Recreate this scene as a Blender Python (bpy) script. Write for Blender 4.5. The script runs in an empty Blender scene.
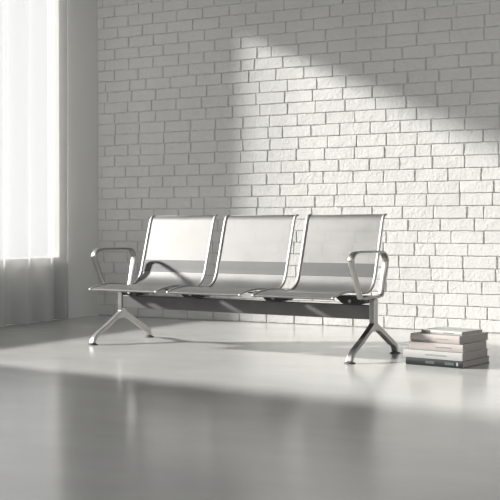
import bpy, bmesh, math, random
from mathutils import Vector, Matrix, noise
random.seed(7)
S = bpy.context.scene
COL = S.collection

# ------------------------------------------------------------ camera
F_PX = 1109.0
YAW = math.radians(28.4)
PITCH = math.atan(22 / F_PX)
cam = bpy.data.cameras.new('camera')
cam.sensor_width = 36.0
cam.lens = 36.0 * F_PX / 500
cam.dof.use_dof = False
co = bpy.data.objects.new('camera', cam)
COL.objects.link(co)
co.location = (6.07, -8.297, 0.8)
co.rotation_euler = (math.pi / 2 - PITCH, 0, YAW)
S.camera = co

# ------------------------------------------------------------ light
TAN_A = 0.365          # how far the sun turns towards the brick wall
SLOPE = 0.465          # its drop for each metre it travels along +x
WORLD = 1.95
SUN = 27.0
w = bpy.data.worlds.new('world')
S.world = w
w.use_nodes = True
wn = w.node_tree
bgn = wn.nodes['Background']
bgn.inputs[0].default_value = (0.99, 0.995, 1.0, 1)
bgn.inputs[1].default_value = WORLD
sd = bpy.data.lights.new('sun', 'SUN')
sd.energy = SUN
sd.angle = math.radians(4.0)
sd.color = (1.0, 0.985, 0.95)
so = bpy.data.objects.new('sun', sd)
COL.objects.link(so)
so.location = (-3, -4, 4)
so.rotation_euler = Vector((1, TAN_A, -SLOPE)).to_track_quat('-Z', 'Y').to_euler()

vs = S.view_settings
vs.view_transform = 'Standard'
vs.look = 'None'
vs.gamma = 1
vs.use_curve_mapping = False
vs.exposure = 0.2


# ------------------------------------------------------------ materials
def mat(name, base=(.8, .8, .8), rough=.5, metal=0.0, spec=.5, coat=0.0, coat_rough=.1):
    m = bpy.data.materials.new(name)
    m.use_nodes = True
    b = m.node_tree.nodes['Principled BSDF']
    b.inputs['Base Color'].default_value = (*base, 1)
    b.inputs['Roughness'].default_value = rough
    b.inputs['Metallic'].default_value = metal
    b.inputs['Specular IOR Level'].default_value = spec
    b.inputs['Coat Weight'].default_value = coat
    b.inputs['Coat Roughness'].default_value = coat_rough
    return m


def nd(m, t, **k):
    n = m.node_tree.nodes.new(t)
    for a, v in k.items():
        setattr(n, a, v)
    return n


def lk(m, a, b):
    m.node_tree.links.new(a, b)


def bsdf(m):
    return m.node_tree.nodes['Principled BSDF']


def noisy(m, c1, c2, scale=(1, 1, 1), nscale=4, detail=5, r=None, bump=0, bscale=None, bdist=.01):
    """two-tone noise in the base colour, optional noise in roughness and bump"""
    tc = nd(m, 'ShaderNodeTexCoord')
    mp = nd(m, 'ShaderNodeMapping')
    mp.inputs['Scale'].default_value = scale
    lk(m, tc.outputs['Object'], mp.inputs[0])
    n = nd(m, 'ShaderNodeTexNoise')
    n.inputs['Scale'].default_value = nscale
    n.inputs['Detail'].default_value = detail
    lk(m, mp.outputs[0], n.inputs[0])
    cr = nd(m, 'ShaderNodeValToRGB')
    cr.color_ramp.elements[0].position = .3
    cr.color_ramp.elements[1].position = .7
    cr.color_ramp.elements[0].color = (*c1, 1)
    cr.color_ramp.elements[1].color = (*c2, 1)
    lk(m, n.outputs[0], cr.inputs[0])
    lk(m, cr.outputs[0], bsdf(m).inputs['Base Color'])
    if r:
        mr = nd(m, 'ShaderNodeMapRange')
        mr.inputs[1].default_value = .3
        mr.inputs[2].default_value = .7
        mr.inputs[3].default_value = r[0]
        mr.inputs[4].default_value = r[1]
        lk(m, n.outputs[0], mr.inputs[0])
        lk(m, mr.outputs[0], bsdf(m).inputs['Roughness'])
    if bump:
        n2 = nd(m, 'ShaderNodeTexNoise')
        n2.inputs['Scale'].default_value = bscale or nscale * 4
        n2.inputs['Detail'].default_value = 4
        lk(m, mp.outputs[0], n2.inputs[0])
        bp = nd(m, 'ShaderNodeBump')
        bp.inputs['Strength'].default_value = bump
        bp.inputs['Distance'].default_value = bdist
        lk(m, n2.outputs[0], bp.inputs['Height'])
        lk(m, bp.outputs[0], bsdf(m).inputs['Normal'])
    return m


M = {}
M['brick'] = noisy(mat('painted_brick', rough=.62, spec=.3), (.58, .576, .56), (.63, .626, .61),
                   nscale=2.5, bump=.8, bscale=45, bdist=.005)
M['mortar'] = noisy(mat('painted_mortar', rough=.7, spec=.2), (.42, .416, .402), (.60, .596, .58),
                    nscale=22, bump=.6, bscale=70, bdist=.006)
M['plaster'] = noisy(mat('painted_plaster', rough=.7, spec=.25), (.57, .57, .55), (.60, .60, .58),
                     nscale=1.5, bump=.05, bscale=90, bdist=.002)
M['ceiling'] = noisy(mat('dark_ceiling', rough=.8, spec=.1), (.09, .09, .088), (.11, .11, .107), nscale=2)
M['concrete'] = noisy(mat('polished_concrete', rough=.2, spec=.5, coat=.12, coat_rough=.16),
                      (.47, .465, .452), (.53, .525, .512), scale=(1, 1.6, 1), nscale=1.6, detail=6,
                      r=(.185, .2), bump=.12, bscale=16, bdist=.002)
M['steel'] = noisy(mat('satin_steel', metal=1, rough=.5), (.36, .356, .345), (.42, .415, .403),
                   nscale=9, r=(.52, .60))
M['cast'] = noisy(mat('cast_aluminium', metal=1, rough=.38), (.35, .346, .335), (.41, .405, .393),
                  nscale=12, r=(.34, .42))
M['beam'] = noisy(mat('grey_coated_steel', metal=.5, rough=.42), (.13, .128, .124), (.155, .153, .148), nscale=8)
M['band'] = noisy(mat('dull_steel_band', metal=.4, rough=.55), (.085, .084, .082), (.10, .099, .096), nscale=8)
M['black'] = mat('black_cast_bracket', (.018, .018, .018), .4)
M['rubber'] = mat('grey_rubber', (.09, .09, .085), .6)


def perforated():
    """satin steel sheet with rows of small round holes"""
    m = noisy(mat('perforated_steel', metal=.55, rough=.5), (.22, .217, .212), (.25, .247, .242), nscale=6, r=(.44, .52))
    tc = nd(m, 'ShaderNodeTexCoord')
    uv = nd(m, 'ShaderNodeUVMap')
    sep = nd(m, 'ShaderNodeSeparateXYZ')
    lk(m, uv.outputs[0], sep.inputs[0])

    def wave(sock):
        a = nd(m, 'ShaderNodeMath', operation='MULTIPLY')
        a.inputs[1].default_value = 2 * math.pi / .0075
        lk(m, sock, a.inputs[0])
        b = nd(m, 'ShaderNodeMath', operation='SINE')
        lk(m, a.outputs[0], b.inputs[0])
        return b.outputs[0]
    ad = nd(m, 'ShaderNodeMath', operation='ADD')
    lk(m, wave(sep.outputs[0]), ad.inputs[0])
    lk(m, wave(sep.outputs[1]), ad.inputs[1])
    gt = nd(m, 'ShaderNodeMath', operation='GREATER_THAN')
    gt.inputs[1].default_value = .95
    lk(m, ad.outputs[0], gt.inputs[0])
    tr = nd(m, 'ShaderNodeBsdfTransparent')
    mx = nd(m, 'ShaderNodeMixShader')
    lk(m, gt.outputs[0], mx.inputs[0])
    lk(m, bsdf(m).outputs[0], mx.inputs[1])
    lk(m, tr.outputs[0], mx.inputs[2])
    lk(m, mx.outputs[0], m.node_tree.nodes['Material Output'].inputs[0])
    return m


M['perf'] = perforated()


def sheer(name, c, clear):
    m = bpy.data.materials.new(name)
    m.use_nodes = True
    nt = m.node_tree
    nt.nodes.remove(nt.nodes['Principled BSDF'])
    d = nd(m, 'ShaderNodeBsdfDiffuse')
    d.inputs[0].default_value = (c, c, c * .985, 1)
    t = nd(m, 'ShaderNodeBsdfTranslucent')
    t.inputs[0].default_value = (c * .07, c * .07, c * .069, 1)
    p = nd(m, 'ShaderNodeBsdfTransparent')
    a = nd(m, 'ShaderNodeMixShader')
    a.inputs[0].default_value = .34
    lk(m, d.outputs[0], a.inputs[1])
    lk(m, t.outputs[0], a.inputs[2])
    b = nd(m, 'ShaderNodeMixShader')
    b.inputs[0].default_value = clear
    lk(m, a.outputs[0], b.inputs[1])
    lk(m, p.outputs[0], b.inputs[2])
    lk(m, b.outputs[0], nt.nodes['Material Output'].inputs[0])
    return m


M['sheer'] = sheer('sheer_white_voile', .68, .30)
M['shaded_edge'] = sheer('voile_shaded_edge', .50, .22)  # darker, denser copy of the voile: shade painted into the edge without sun


# ------------------------------------------------------------ helpers
def obj(name, verts, faces, m, parent=None, smooth=False, uvs=None, loc=None):
    me = bpy.data.meshes.new(name)
    me.from_pydata([tuple(v) for v in verts], [], faces)
    mats = m if isinstance(m, (list, tuple)) else [m]
    for k in mats:
        me.materials.append(k)
    if uvs:
        l = me.uv_layers.new(name='UVMap')
        for p in me.polygons:
            for li in p.loop_indices:
                l.data[li].uv = uvs[me.loops[li].vertex_index]
    bm = bmesh.new()
    bm.from_mesh(me)
    bmesh.ops.recalc_face_normals(bm, faces=bm.faces)
    bm.to_mesh(me)
    bm.free()
    if smooth:
        for p in me.polygons:
            p.use_smooth = True
    o = bpy.data.objects.new(name, me)
    COL.objects.link(o)
    if parent:
        o.parent = parent
    if loc:
        o.location = loc
    return o


def struct(o):
    o['kind'] = 'structure'
    return o


def tag(o, label, cat, group=None):
    o['label'] = label
    o['category'] = cat
    if group:
        o['group'] = group
    return o


def bevel(o, wd, seg=2, ang=40):
    b = o.modifiers.new('bevel', 'BEVEL')
    b.width = wd
    b.segments = seg
    b.limit_method = 'ANGLE'
    b.angle_limit = math.radians(ang)
    return o


def box_vf(x0, x1, y0, y1, z0, z1, V, Fc):
    n = len(V)
    V += [(x0, y0, z0), (x1, y0, z0), (x1, y1, z0), (x0, y1, z0), (x0, y0, z1), (x1, y0, z1), (x1, y1, z1), (x0, y1, z1)]
    Fc += [tuple(n + i for i in f) for f in
           [(0, 3, 2, 1), (4, 5, 6, 7), (0, 1, 5, 4), (1, 2, 6, 5), (2, 3, 7, 6), (3, 0, 4, 7)]]


def prism(poly, ax, a0, a1, V, Fc):
    """polygon in the plane across axis ax (0: (y,z), 1: (x,z), 2: (x,y)) extruded from a0 to a1"""
    n = len(V)
    k = len(poly)
    for a in (a0, a1):
        for p in poly:
            v = list(p)
            v.insert(ax, a)
            V.append(tuple(v))
    Fc.append(tuple(n + i for i in range(k)))
    Fc.append(tuple(n + k + i for i in reversed(range(k))))
    for i in range(k):
        j = (i + 1) % k
        Fc.append((n + i, n + j, n + k + j, n + k + i))


def catmull(pts, n=6, closed=False):
    P = [Vector(p) for p in pts]
    out = []
    m = len(P)
    rng = range(m) if closed else range(m - 1)
    for i in rng:
        p0 = P[(i - 1) % m] if (closed or i > 0) else P[0] * 2 - P[1]
        p1, p2 = P[i], P[(i + 1) % m]
        p3 = P[(i + 2) % m] if (closed or i + 2 < m) else P[-1] * 2 - P[-2]
        for k in range(n):
            t = k / n
            out.append(.5 * ((2 * p1) + (-p0 + p2) * t + (2 * p0 - 5 * p1 + 4 * p2 - p3) * t * t + (-p0 + 3 * p1 - 3 * p2 + p3) * t ** 3))
    if not closed:
        out.append(P[-1])
    return out


def sweep_bar(path, u, wu, thick, name, m, parent, closed=False, sq=.55, ns=12):
    """bar whose centre line lies in a (v,z) plane at u; wu along u, thick across the path (number or list);
    a rounded-rectangle section (superellipse)"""
    n = len(path)
    V, Fc = [], []
    for i, p in enumerate(path):
        if closed:
            d = path[(i + 1) % n] - path[(i - 1) % n]
        else:
            d = path[min(i + 1, n - 1)] - path[max(i - 1, 0)]
        d.normalize()
        nv = Vector((-d[1], d[0]))
        th = thick[i] if isinstance(thick, list) else thick
        w_ = wu[i] if isinstance(wu, list) else wu
        for k in range(ns):
            a = 2 * math.pi * k / ns
            c, s = math.cos(a), math.sin(a)
            cu = math.copysign(abs(c) ** sq, c) * w_ / 2
            cn = math.copysign(abs(s) ** sq, s) * th / 2
            q = p + nv * cn
            V.append((u + cu, q[0], q[1]))
    for i in range(n if closed else n - 1):
        j = (i + 1) % n
        for k in range(ns):
            l = (k + 1) % ns
            Fc.append((i * ns + k, i * ns + l, j * ns + l, j * ns + k))
    if not closed:
        Fc.append(tuple(range(ns)))
        Fc.append(tuple((n - 1) * ns + k for k in reversed(range(ns))))
    return obj(name, V, Fc, m, parent, smooth=True)


def interp(vals, n):
    """spread key values over n samples"""
    out = []
    for i in range(n):
        t = i / (n - 1) * (len(vals) - 1)
        a = min(int(t), len(vals) - 2)
        out.append(vals[a] + (vals[a + 1] - vals[a]) * (t - a))
    return out


# ------------------------------------------------------------ room
H = 3.7
XR, YF = 9.0, -10.6
V, Fc = [], []
box_vf(-.4, XR, YF, .3, -.1, 0, V, Fc)
struct(obj('floor', V, Fc, M['concrete']))
V, Fc = [], []
box_vf(-.4, XR, YF, .3, H, H + .1, V, Fc)
struct(obj('ceiling', V, Fc, M['ceiling']))

# left wall with its wide opening, unseen far edge slanted to cast floor shadow
V, Fc = [], []
TH = .12
SILL, HEAD = .545, 3.19
prism([(YF, 0), (0, 0), (0, SILL), (YF, SILL)], 0, -TH, 0, V, Fc)
prism([(YF, HEAD), (0, HEAD), (0, H), (YF, H)], 0, -TH, 0, V, Fc)
JAMB = -.57
prism([(JAMB, SILL), (0, SILL), (0, HEAD), (JAMB, HEAD)], 0, -TH, 0, V, Fc)
prism([(YF, SILL), (-3.68, SILL), (-6.35, HEAD), (YF, HEAD)], 0, -TH, 0, V, Fc)
struct(obj('wall_left', V, Fc, M['plaster']))

V, Fc = [], []
box_vf(XR, XR + .12, YF, -4.4, 0, H, V, Fc)
box_vf(XR, XR + .12, -4.4, .25, 0, .5, V, Fc)
struct(obj('wall_right', V, Fc, M['plaster']))
V, Fc = [], []
box_vf(-TH, XR, YF, YF + .12, 0, .9, V, Fc)
box_vf(-TH, XR, YF, YF + .12, 3.4, H, V, Fc)
box_vf(-TH, 1.2, YF, YF + .12, .9, 3.4, V, Fc)
box_vf(XR - .6, XR, YF, YF + .12, .9, 3.4, V, Fc)
struct(obj('wall_front', V, Fc, M['plaster']))

# brick wall: every brick a slightly uneven raised face over the mortar bed
V, Fc = [], []
box_vf(-TH, XR, 0, .25, 0, H, V, Fc)
backing_n = len(V)
PITCHZ, PITCHX, GAP = .0968, .262, .0068


def brick_face(x0, x1, z0, z1):
    NX, NZ = (8, 4) if x1 - x0 > .2 else (5, 4)
    n = len(V)
    dep = random.uniform(.0055, .0085)
    tilt = random.uniform(-.0008, .0008)
    roll = random.uniform(-.0008, .0008)
    sx, sz = x1 - x0, z1 - z0
    for j in range(NZ + 1):
        for i in range(NX + 1):
            a, b = i / NX, j / NZ
            # keep the outer ring narrow
            if i == 1: a = .012
            if i == NX - 1: a = .988
            if j == 1: b = .035
            if j == NZ - 1: b = .965
            x, z = x0 + a * sx, z0 + b * sz
            ring = i in (0, NX) or j in (0, NZ)
            corner = i in (0, NX) and j in (0, NZ)
            w1 = noise.noise(Vector((x * 14, z * 14, 1.7)))
            w2 = noise.noise(Vector((x * 45, z * 45, 5.1)))
            w3 = noise.noise(Vector((x * 30 + 9, z * 30, 8.3)))
            y = -(dep + .0016 * w1 + .0009 * w2 + tilt * (a - .5) + roll * (b - .5))
            if ring:
                x += (.0085 * w2 if i in (0, NX) else 0) + (.003 if i == 0 else -.003 if i == NX else 0) * corner
                z += (.0055 * w3 if j in (0, NZ) else 0)
                y = y * (.72 + .25 * w3)
            V.append((x, y, z))
    W = NX + 1
    for j in range(NZ):
        for i in range(NX):
            q = n + j * W + i
            Fc.append((q, q + 1, q + 1 + W, q + W))
    # skirt back to the mortar
    ring = [n + i for i in range(W)] + [n + j * W + NX for j in range(1, NZ + 1)] + \
           [n + NZ * W + i for i in range(NX - 1, -1, -1)] + [n + j * W for j in range(NZ - 1, 0, -1)]
    s = len(V)
    for r in ring:
        p = V[r]
        V.append((p[0], .002, p[2]))
    for k in range(len(ring)):
        l = (k + 1) % len(ring)
        Fc.append((ring[k], s + k, s + l, ring[l]))


brick_first = len(Fc)
rows = int(H / PITCHZ)
for r in range(rows):
    z0 = r * PITCHZ + .002 + random.uniform(-.001, .001)
    x = .0 - (PITCHX * (.22 + (.5 if r % 2 else 0))) + random.uniform(-.02, .02)
    while x < XR - .3:
        L = PITCHX
        q = random.random()
        if q < .05: L = PITCHX * .5
        elif q < .09: L = PITCHX * .66
        else: L = PITCHX + random.uniform(-.008, .008)
        gx = GAP * random.uniform(1.0, 2.3)
        a, b = x + gx / 2, x + L - gx / 2
        g = GAP * random.uniform(.8, 1.2)
        if b > .01:
            brick_face(max(a, .001), b, z0 + g / 2, z0 + PITCHZ - g / 2)
        x += L
wb = obj('wall_back', V, Fc, [M['mortar'], M['brick']])
struct(wb)
for p in wb.data.polygons:
    if len(p.vertices) == 4 and min(p.vertices) >= backing_n:
        p.material_index = 1

# ------------------------------------------------------------ curtain
V, Fc = [], []
NY, NZc = 900, 30
Y0, Y1 = -.54, -6.7
for j in range(NZc + 1):
    t = j / NZc
    z = .012 + t * 3.38
    for i in range(NY + 1):
        s = i / NY
        y = Y0 + s * (Y1 - Y0)
        ph = 2 * math.pi * (y / .31) + .7 * noise.noise(Vector((y * 1.7, 3.3, z * .12)))
        env = min(1, s * 45)
        amp = (.05 + .015 * noise.noise(Vector((y * 1.3, 7.7, 0)))) * (1 + .35 * (1 - t) ** 2)
        # pleats: sharp towards the room, softer towards the window
        f = math.sin(ph + .3 * math.sin(ph)) + .12 * math.sin(2.3 * ph + 1.1 + z * .25)
        x = .10 + env * (amp * f * .95) + .02 * (1 - t) ** 2 * noise.noise(Vector((y * 4, 1, 2))) - .03 * (1 - env)
        V.append((x, y + .012 * math.cos(ph) + .015 * (1 - t) * noise.noise(Vector((y * 3, z, 4))), z))
W = NY + 1
for j in range(NZc):
    for i in range(NY):
        q = j * W + i
        Fc.append((q, q + 1, q + 1 + W, q + W))
cu = obj('sheer_curtain', V, Fc, [M['sheer'], M['shaded_edge']], smooth=True)
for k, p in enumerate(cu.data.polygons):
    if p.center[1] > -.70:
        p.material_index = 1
tag(cu, 'floor-length white sheer curtain in loose folds, glowing with daylight, hanging at the left wall', 'curtain')

# ------------------------------------------------------------ bench
bench = bpy.data.objects.new('waiting_bench', None)
COL.objects.link(bench)
bench.location = (1.54, -1.825, 0)
bench.rotation_euler = (0, 0, math.radians(-3.8))
tag(bench, 'three-seat satin steel waiting bench with perforated backs and looped armrests, before the white brick wall', 'bench')
BL = 1.968

# beam
V, Fc = [], []
box_vf(.012, BL - .012, -.022, .022, .238, .327, V, Fc)
bevel(obj('beam', V, Fc, M['beam'], bench), .004, 2)

# legs
def lathe(profile, c, V, Fc, n=24):
    s = len(V)
    for r, z in profile:
        for k in range(n):
            a = 2 * math.pi * k / n
            V.append((c[0] + r * math.cos(a), c[1] + r * math.sin(a), c[2] + z))
    for i in range(len(profile) - 1):
        for k in range(n):
            l = (k + 1) % n
            Fc.append((s + i * n + k, s + i * n + l, s + (i + 1) * n + l, s + (i + 1) * n + k))
    Fc.append(tuple(s + k for k in range(n)))
    Fc.append(tuple(s + (len(profile) - 1) * n + k for k in reversed(range(n))))


def leg(u):
    """Y-shaped cast leg: a post splitting into a front and a rear strut, as one outline with thickness"""
    front_out = catmull([(-.027, .215), (-.085, .180), (-.20, .118), (-.275, .082), (-.318, .050), (-.338, .012)], 6)
    front_in = catmull([(-.303, .012), (-.286, .044), (-.245, .066), (-.15, .112), (-.062, .158), (0.0, .168)], 6)
    rear_in = catmull([(0.0, .168), (.062, .156), (.16, .106), (.235, .066), (.280, .046), (.298, .012)], 6)
    rear_out = catmull([(.333, .012), (.316, .056), (.272, .088), (.19, .130), (.085, .185), (.027, .215)], 6)
    poly = [Vector((-.027, .366))] + list(front_out) + list(front_in) + list(rear_in)[1:] + list(rear_out) + [Vector((.027, .366))]
    V, Fc = [], []
    prism([tuple(p) for p in poly], 0, u - .018, u + .018, V, Fc)
    o = obj('leg', V, Fc, M['cast'], bench)
    bm = bmesh.new()
    bm.from_mesh(o.data)
    caps = [f for f in bm.faces if len(f.verts) > 8]
    bmesh.ops.triangulate(bm, faces=caps)
    bm.to_mesh(o.data)
    bm.free()
    bevel(o, .008, 3, 35)
    for v in (-.320, .316):
        V, Fc = [], []
        lathe([(.034, .0005), (.035, .004), (.027, .009), (.012, .012), (.010, .024)], (u, v, 0), V, Fc)
        obj('foot_pad', V, Fc, M['rubber'], o, smooth=True)
    return o


leg(0.0)
leg(BL)


def arm(u, k=1.0):
    pts = [(-.165, .374), (-.195, .398), (-.262, .52), (-.302, .592), (-.300, .622), (-.270, .647), (-.215, .655), (-.06, .655), (.085, .652), (.138, .640),
           (.168, .606), (.168, .568), (.132, .46), (.112, .396), (.085, .378), (-.04, .374)]
    path = catmull([(a if a < 0 else a * k, b) for a, b in pts], 5, True)
    n = len(path)
    wu = []
    for p in path:
        # the flat bar is broadest over the corners of the rest
        wu.append(.044 if p[1] > .5 else .038)
    return sweep_bar(path, u, wu, .015, 'armrest', M['cast'], bench, closed=True, sq=.5)


arm(0.0, .78)
arm(BL)

# seats
PROFILE = [(-.388, .376), (-.397, .381), (-.396, .389), (-.37, .396), (-.30, .407), (-.22, .414), (-.14, .412), (-.05, .403), (.03, .397), (.09, .406),
           (.138, .438), (.168, .49), (.185, .545), (.208, .62), (.232, .70), (.256, .78), (.275, .84), (.288, .868), (.305, .884), (.325, .886)]
prof = catmull(PROFILE, 5)
SW = .575


def normals(path):
    out = []
    n = len(path)
    for i in range(n):
        d = (path[min(i + 1, n - 1)] - path[max(i - 1, 0)]).normalized()
        out.append(Vector((-d[1], d[0])))
    return out


pn = normals(prof)
arc = [0]
for i in range(1, len(prof)):
    arc.append(arc[-1] + (prof[i] - prof[i - 1]).length)


def seat(u0):
    u1 = u0 + SW
    inset = .020
    V, Fc, UV = [], [], []
    NU = 16
    sag = lambda a, z: 0.0
    for lay in (0, 1):
        for i, p in enumerate(prof):
            for k in range(NU + 1):
                t = k / NU
                uu = u0 + inset + t * (SW - 2 * inset)
                q = p - pn[i] * (.0024 * lay)
                V.append((uu, q[0], q[1]))
                UV.append((uu, arc[i]))
    W = NU + 1
    B = len(prof) * W
    n = len(prof)
    for lay in (0, 1):
        for i in range(n - 1):
            for k in range(NU):
                q = lay * B + i * W + k
                Fc.append((q, q + 1, q + 1 + W, q + W))
    for i in range(n - 1):
        for k in (0, NU):
            q = i * W + k
            Fc.append((q, q + W, B + q + W, B + q))
    for k in range(NU):
        for i in (0, n - 1):
            q = i * W + k
            Fc.append((q, q + 1, B + q + 1, B + q))
    sh = obj('seat_shell', V, Fc, M['perf'], bench, smooth=False, uvs=UV)
    for p in sh.data.polygons:
        p.use_smooth = True
    sh.data.set_sharp_from_angle(angle=math.radians(40))
    # side rails follow the whole profile
    rt = [.005 + .008 * min(1, a / .12) for a in arc]
    for uu in (u0 + .011, u1 - .011):
        sweep_bar(prof, uu, .020, rt, 'side_rail', M['steel'], sh, sq=.7)
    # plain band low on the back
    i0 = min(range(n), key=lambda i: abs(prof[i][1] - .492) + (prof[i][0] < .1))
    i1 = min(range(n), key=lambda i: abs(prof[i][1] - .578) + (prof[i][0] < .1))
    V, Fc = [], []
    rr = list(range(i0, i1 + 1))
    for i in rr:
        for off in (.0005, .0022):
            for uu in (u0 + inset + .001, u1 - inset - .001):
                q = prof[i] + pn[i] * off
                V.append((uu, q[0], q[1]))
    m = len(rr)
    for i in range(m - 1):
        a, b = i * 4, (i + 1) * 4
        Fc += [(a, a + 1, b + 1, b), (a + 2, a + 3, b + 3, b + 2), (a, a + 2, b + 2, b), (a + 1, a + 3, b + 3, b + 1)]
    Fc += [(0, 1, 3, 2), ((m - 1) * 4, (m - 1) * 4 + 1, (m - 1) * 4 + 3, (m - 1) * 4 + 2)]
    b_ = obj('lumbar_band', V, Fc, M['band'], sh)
    b_['label'] = 'darker plain band across the low back'
    # rolled top edge
    top = prof[-1]
    V, Fc = [], []
    ns = 10
    for uu in (u0 + .02, u1 - .02):
        for k in range(ns):
            a = 2 * math.pi * k / ns
            V.append((uu, top[0] + .007 * math.cos(a), top[1] - .004 + .007 * math.sin(a)))
    for k in range(ns):
        l = (k + 1) % ns
        Fc.append((k, l, ns + l, ns + k))
    Fc += [tuple(range(ns)), tuple(ns + k for k in reversed(range(ns)))]
    obj('top_rail', V, Fc, M['steel'], sh, smooth=True)
    return sh


SEATS = [.032, .682, 1.332]
for u in SEATS:
    seat(u)

# brackets between beam and shells
for uc in (.125, .6455, 1.2955, 1.845):
    V, Fc = [], []
    prism([(uc - .055, .331), (uc + .055, .331), (uc + .105, .372), (uc + .105, .381), (uc - .105, .381), (uc - .105, .372)],
          1, -.075, .075, V, Fc)
    b = obj('seat_bracket', V, Fc, M['black'], bench)
    bevel(b, .004, 2)
    V, Fc = [], []
    n = 6
    for y in (-.084, -.074):
        for k in range(n):
            a = 2 * math.pi * k / n
            V.append((uc + .011 * math.cos(a), y, .352 + .011 * math.sin(a)))
    Fc += [tuple(range(n)), tuple(n + k for k in reversed(range(n)))] + [(k, (k + 1) % n, n + (k + 1) % n, n + k) for k in range(n)]
    obj('bolt', V, Fc, M['steel'], b)
# link plates joining neighbouring shells
for uc in (.6455, 1.2955):
    V, Fc = [], []
    box_vf(uc - .05, uc + .05, -.30, -.18, .392, .400, V, Fc)
    bevel(obj('link_plate', V, Fc, M['band'], bench), .002, 2)


# ------------------------------------------------------------ books
def book(label, corner, L, D, T, z, rot, cover, page, boards=.003, over=.004, marks=()):
    """corner: front right corner of the spine; L along the spine, D away from it"""
    e = bpy.data.objects.new('book', None)
    COL.objects.link(e)
    e.location = (corner[0], corner[1], z)
    e.rotation_euler = (0, 0, math.radians(rot))
    tag(e, label, 'book', 'stack of books on the floor')
    V, Fc = [], []
    box_vf(-L, 0, .001, D, 0, boards, V, Fc)
    box_vf(-L, 0, .001, D, T - boards, T, V, Fc)
    n = 8
    poly = [(.006, T)] + [(-.0035 * math.sin(math.pi * k / n) + .001, T * (1 - k / n)) for k in range(n + 1)] + [(.006, 0)]
    prism(poly, 0, -L, 0, V, Fc)
    c = bevel(obj('cover', V, Fc, cover, e), .0012, 2)
    V, Fc = [], []
    box_vf(-L + over, -over, .006, D - over, boards, T - boards, V, Fc)
    obj('page_block', V, Fc, page, e)
    for (a, b, c0, c1, mm, name) in marks:
        V, Fc = [], []
        box_vf(-L + a * L, -L + b * L, -.0034, -.001, T * c0, T * c1, V, Fc)
        obj(name, V, Fc, mm, c)
    return e


def bmat(name, c, r=.5):
    k = .93
    return noisy(mat(name, c, r, spec=.35), tuple(x * k for x in c), c, nscale=25, bump=.08, bscale=200, bdist=.001)


pages = mat('book_pages', (.42, .40, .37), .85, spec=.1)
pw = pages.node_tree
wv = nd(pages, 'ShaderNodeTexWave', bands_direction='Z')
wv.inputs['Scale'].default_value = 160
wv.inputs['Distortion'].default_value = 1.5
tc = nd(pages, 'ShaderNodeTexCoord')
lk(pages, tc.outputs['Object'], wv.inputs[0])
cr = nd(pages, 'ShaderNodeValToRGB')
cr.color_ramp.elements[0].color = (.20, .19, .178, 1)
cr.color_ramp.elements[1].color = (.33, .315, .295, 1)
lk(pages, wv.outputs[0], cr.inputs[0])
lk(pages, cr.outputs[0], bsdf(pages).inputs['Base Color'])

dark = bmat('dark_green_cloth', (.012, .016, .0155))
pale = bmat('pale_grey_cloth', (.36, .36, .35))
rose = bmat('dusty_rose_paper', (.40, .365, .345))
cream = bmat('cream_cloth', (.40, .37, .345))
white = bmat('off_white_paper', (.46, .455, .43))
ink = mat('faint_ink', (.22, .21, .20), .6)
green = mat('grey_green_foil', (.06, .085, .08), .5)
foil = mat('pale_foil', (.26, .27, .26), .4)
tan = mat('taupe_label', (.12, .112, .104), .6)

book('dark green clothbound book lying at the bottom of the floor stack', (4.140, -2.192), .365, .36, .041, .0005, -9, dark, pages,
     marks=((.36, .52, .35, .70, green, 'title_stamp'), (.70, .86, .35, .70, green, 'title_stamp'), (.90, .935, .3, .78, foil, 'emblem_stamp')))
book('pale grey book second from the bottom, jutting out furthest left', (4.143, -2.196), .385, .33, .046, .0425, -9.5, pale, pages,
     marks=((.38, .74, .42, .58, ink, 'title_line'),))
book('dusty rose book in the middle of the stack with exposed page block at right', (4.140, -2.180), .345, .32, .045, .0895, -8, rose, pages, boards=.002, over=.001,
     marks=((.50, .80, .42, .56, ink, 'title_line'),))
book('thick cream book second from the top of the stack, turned slightly', (4.118, -2.172), .325, .355, .046, .1355, -11, cream, pages,
     marks=((.52, .78, .44, .54, ink, 'title_line'),))
book('thin off-white book with taupe spine corner lying on top of the stack', (4.118, -2.130), .275, .235, .021, .182, -14, white, pages, boards=.002,
     marks=((.02, .22, .12, .88, tan, 'spine_label'), (.55, .80, .35, .6, ink, 'title_line')))
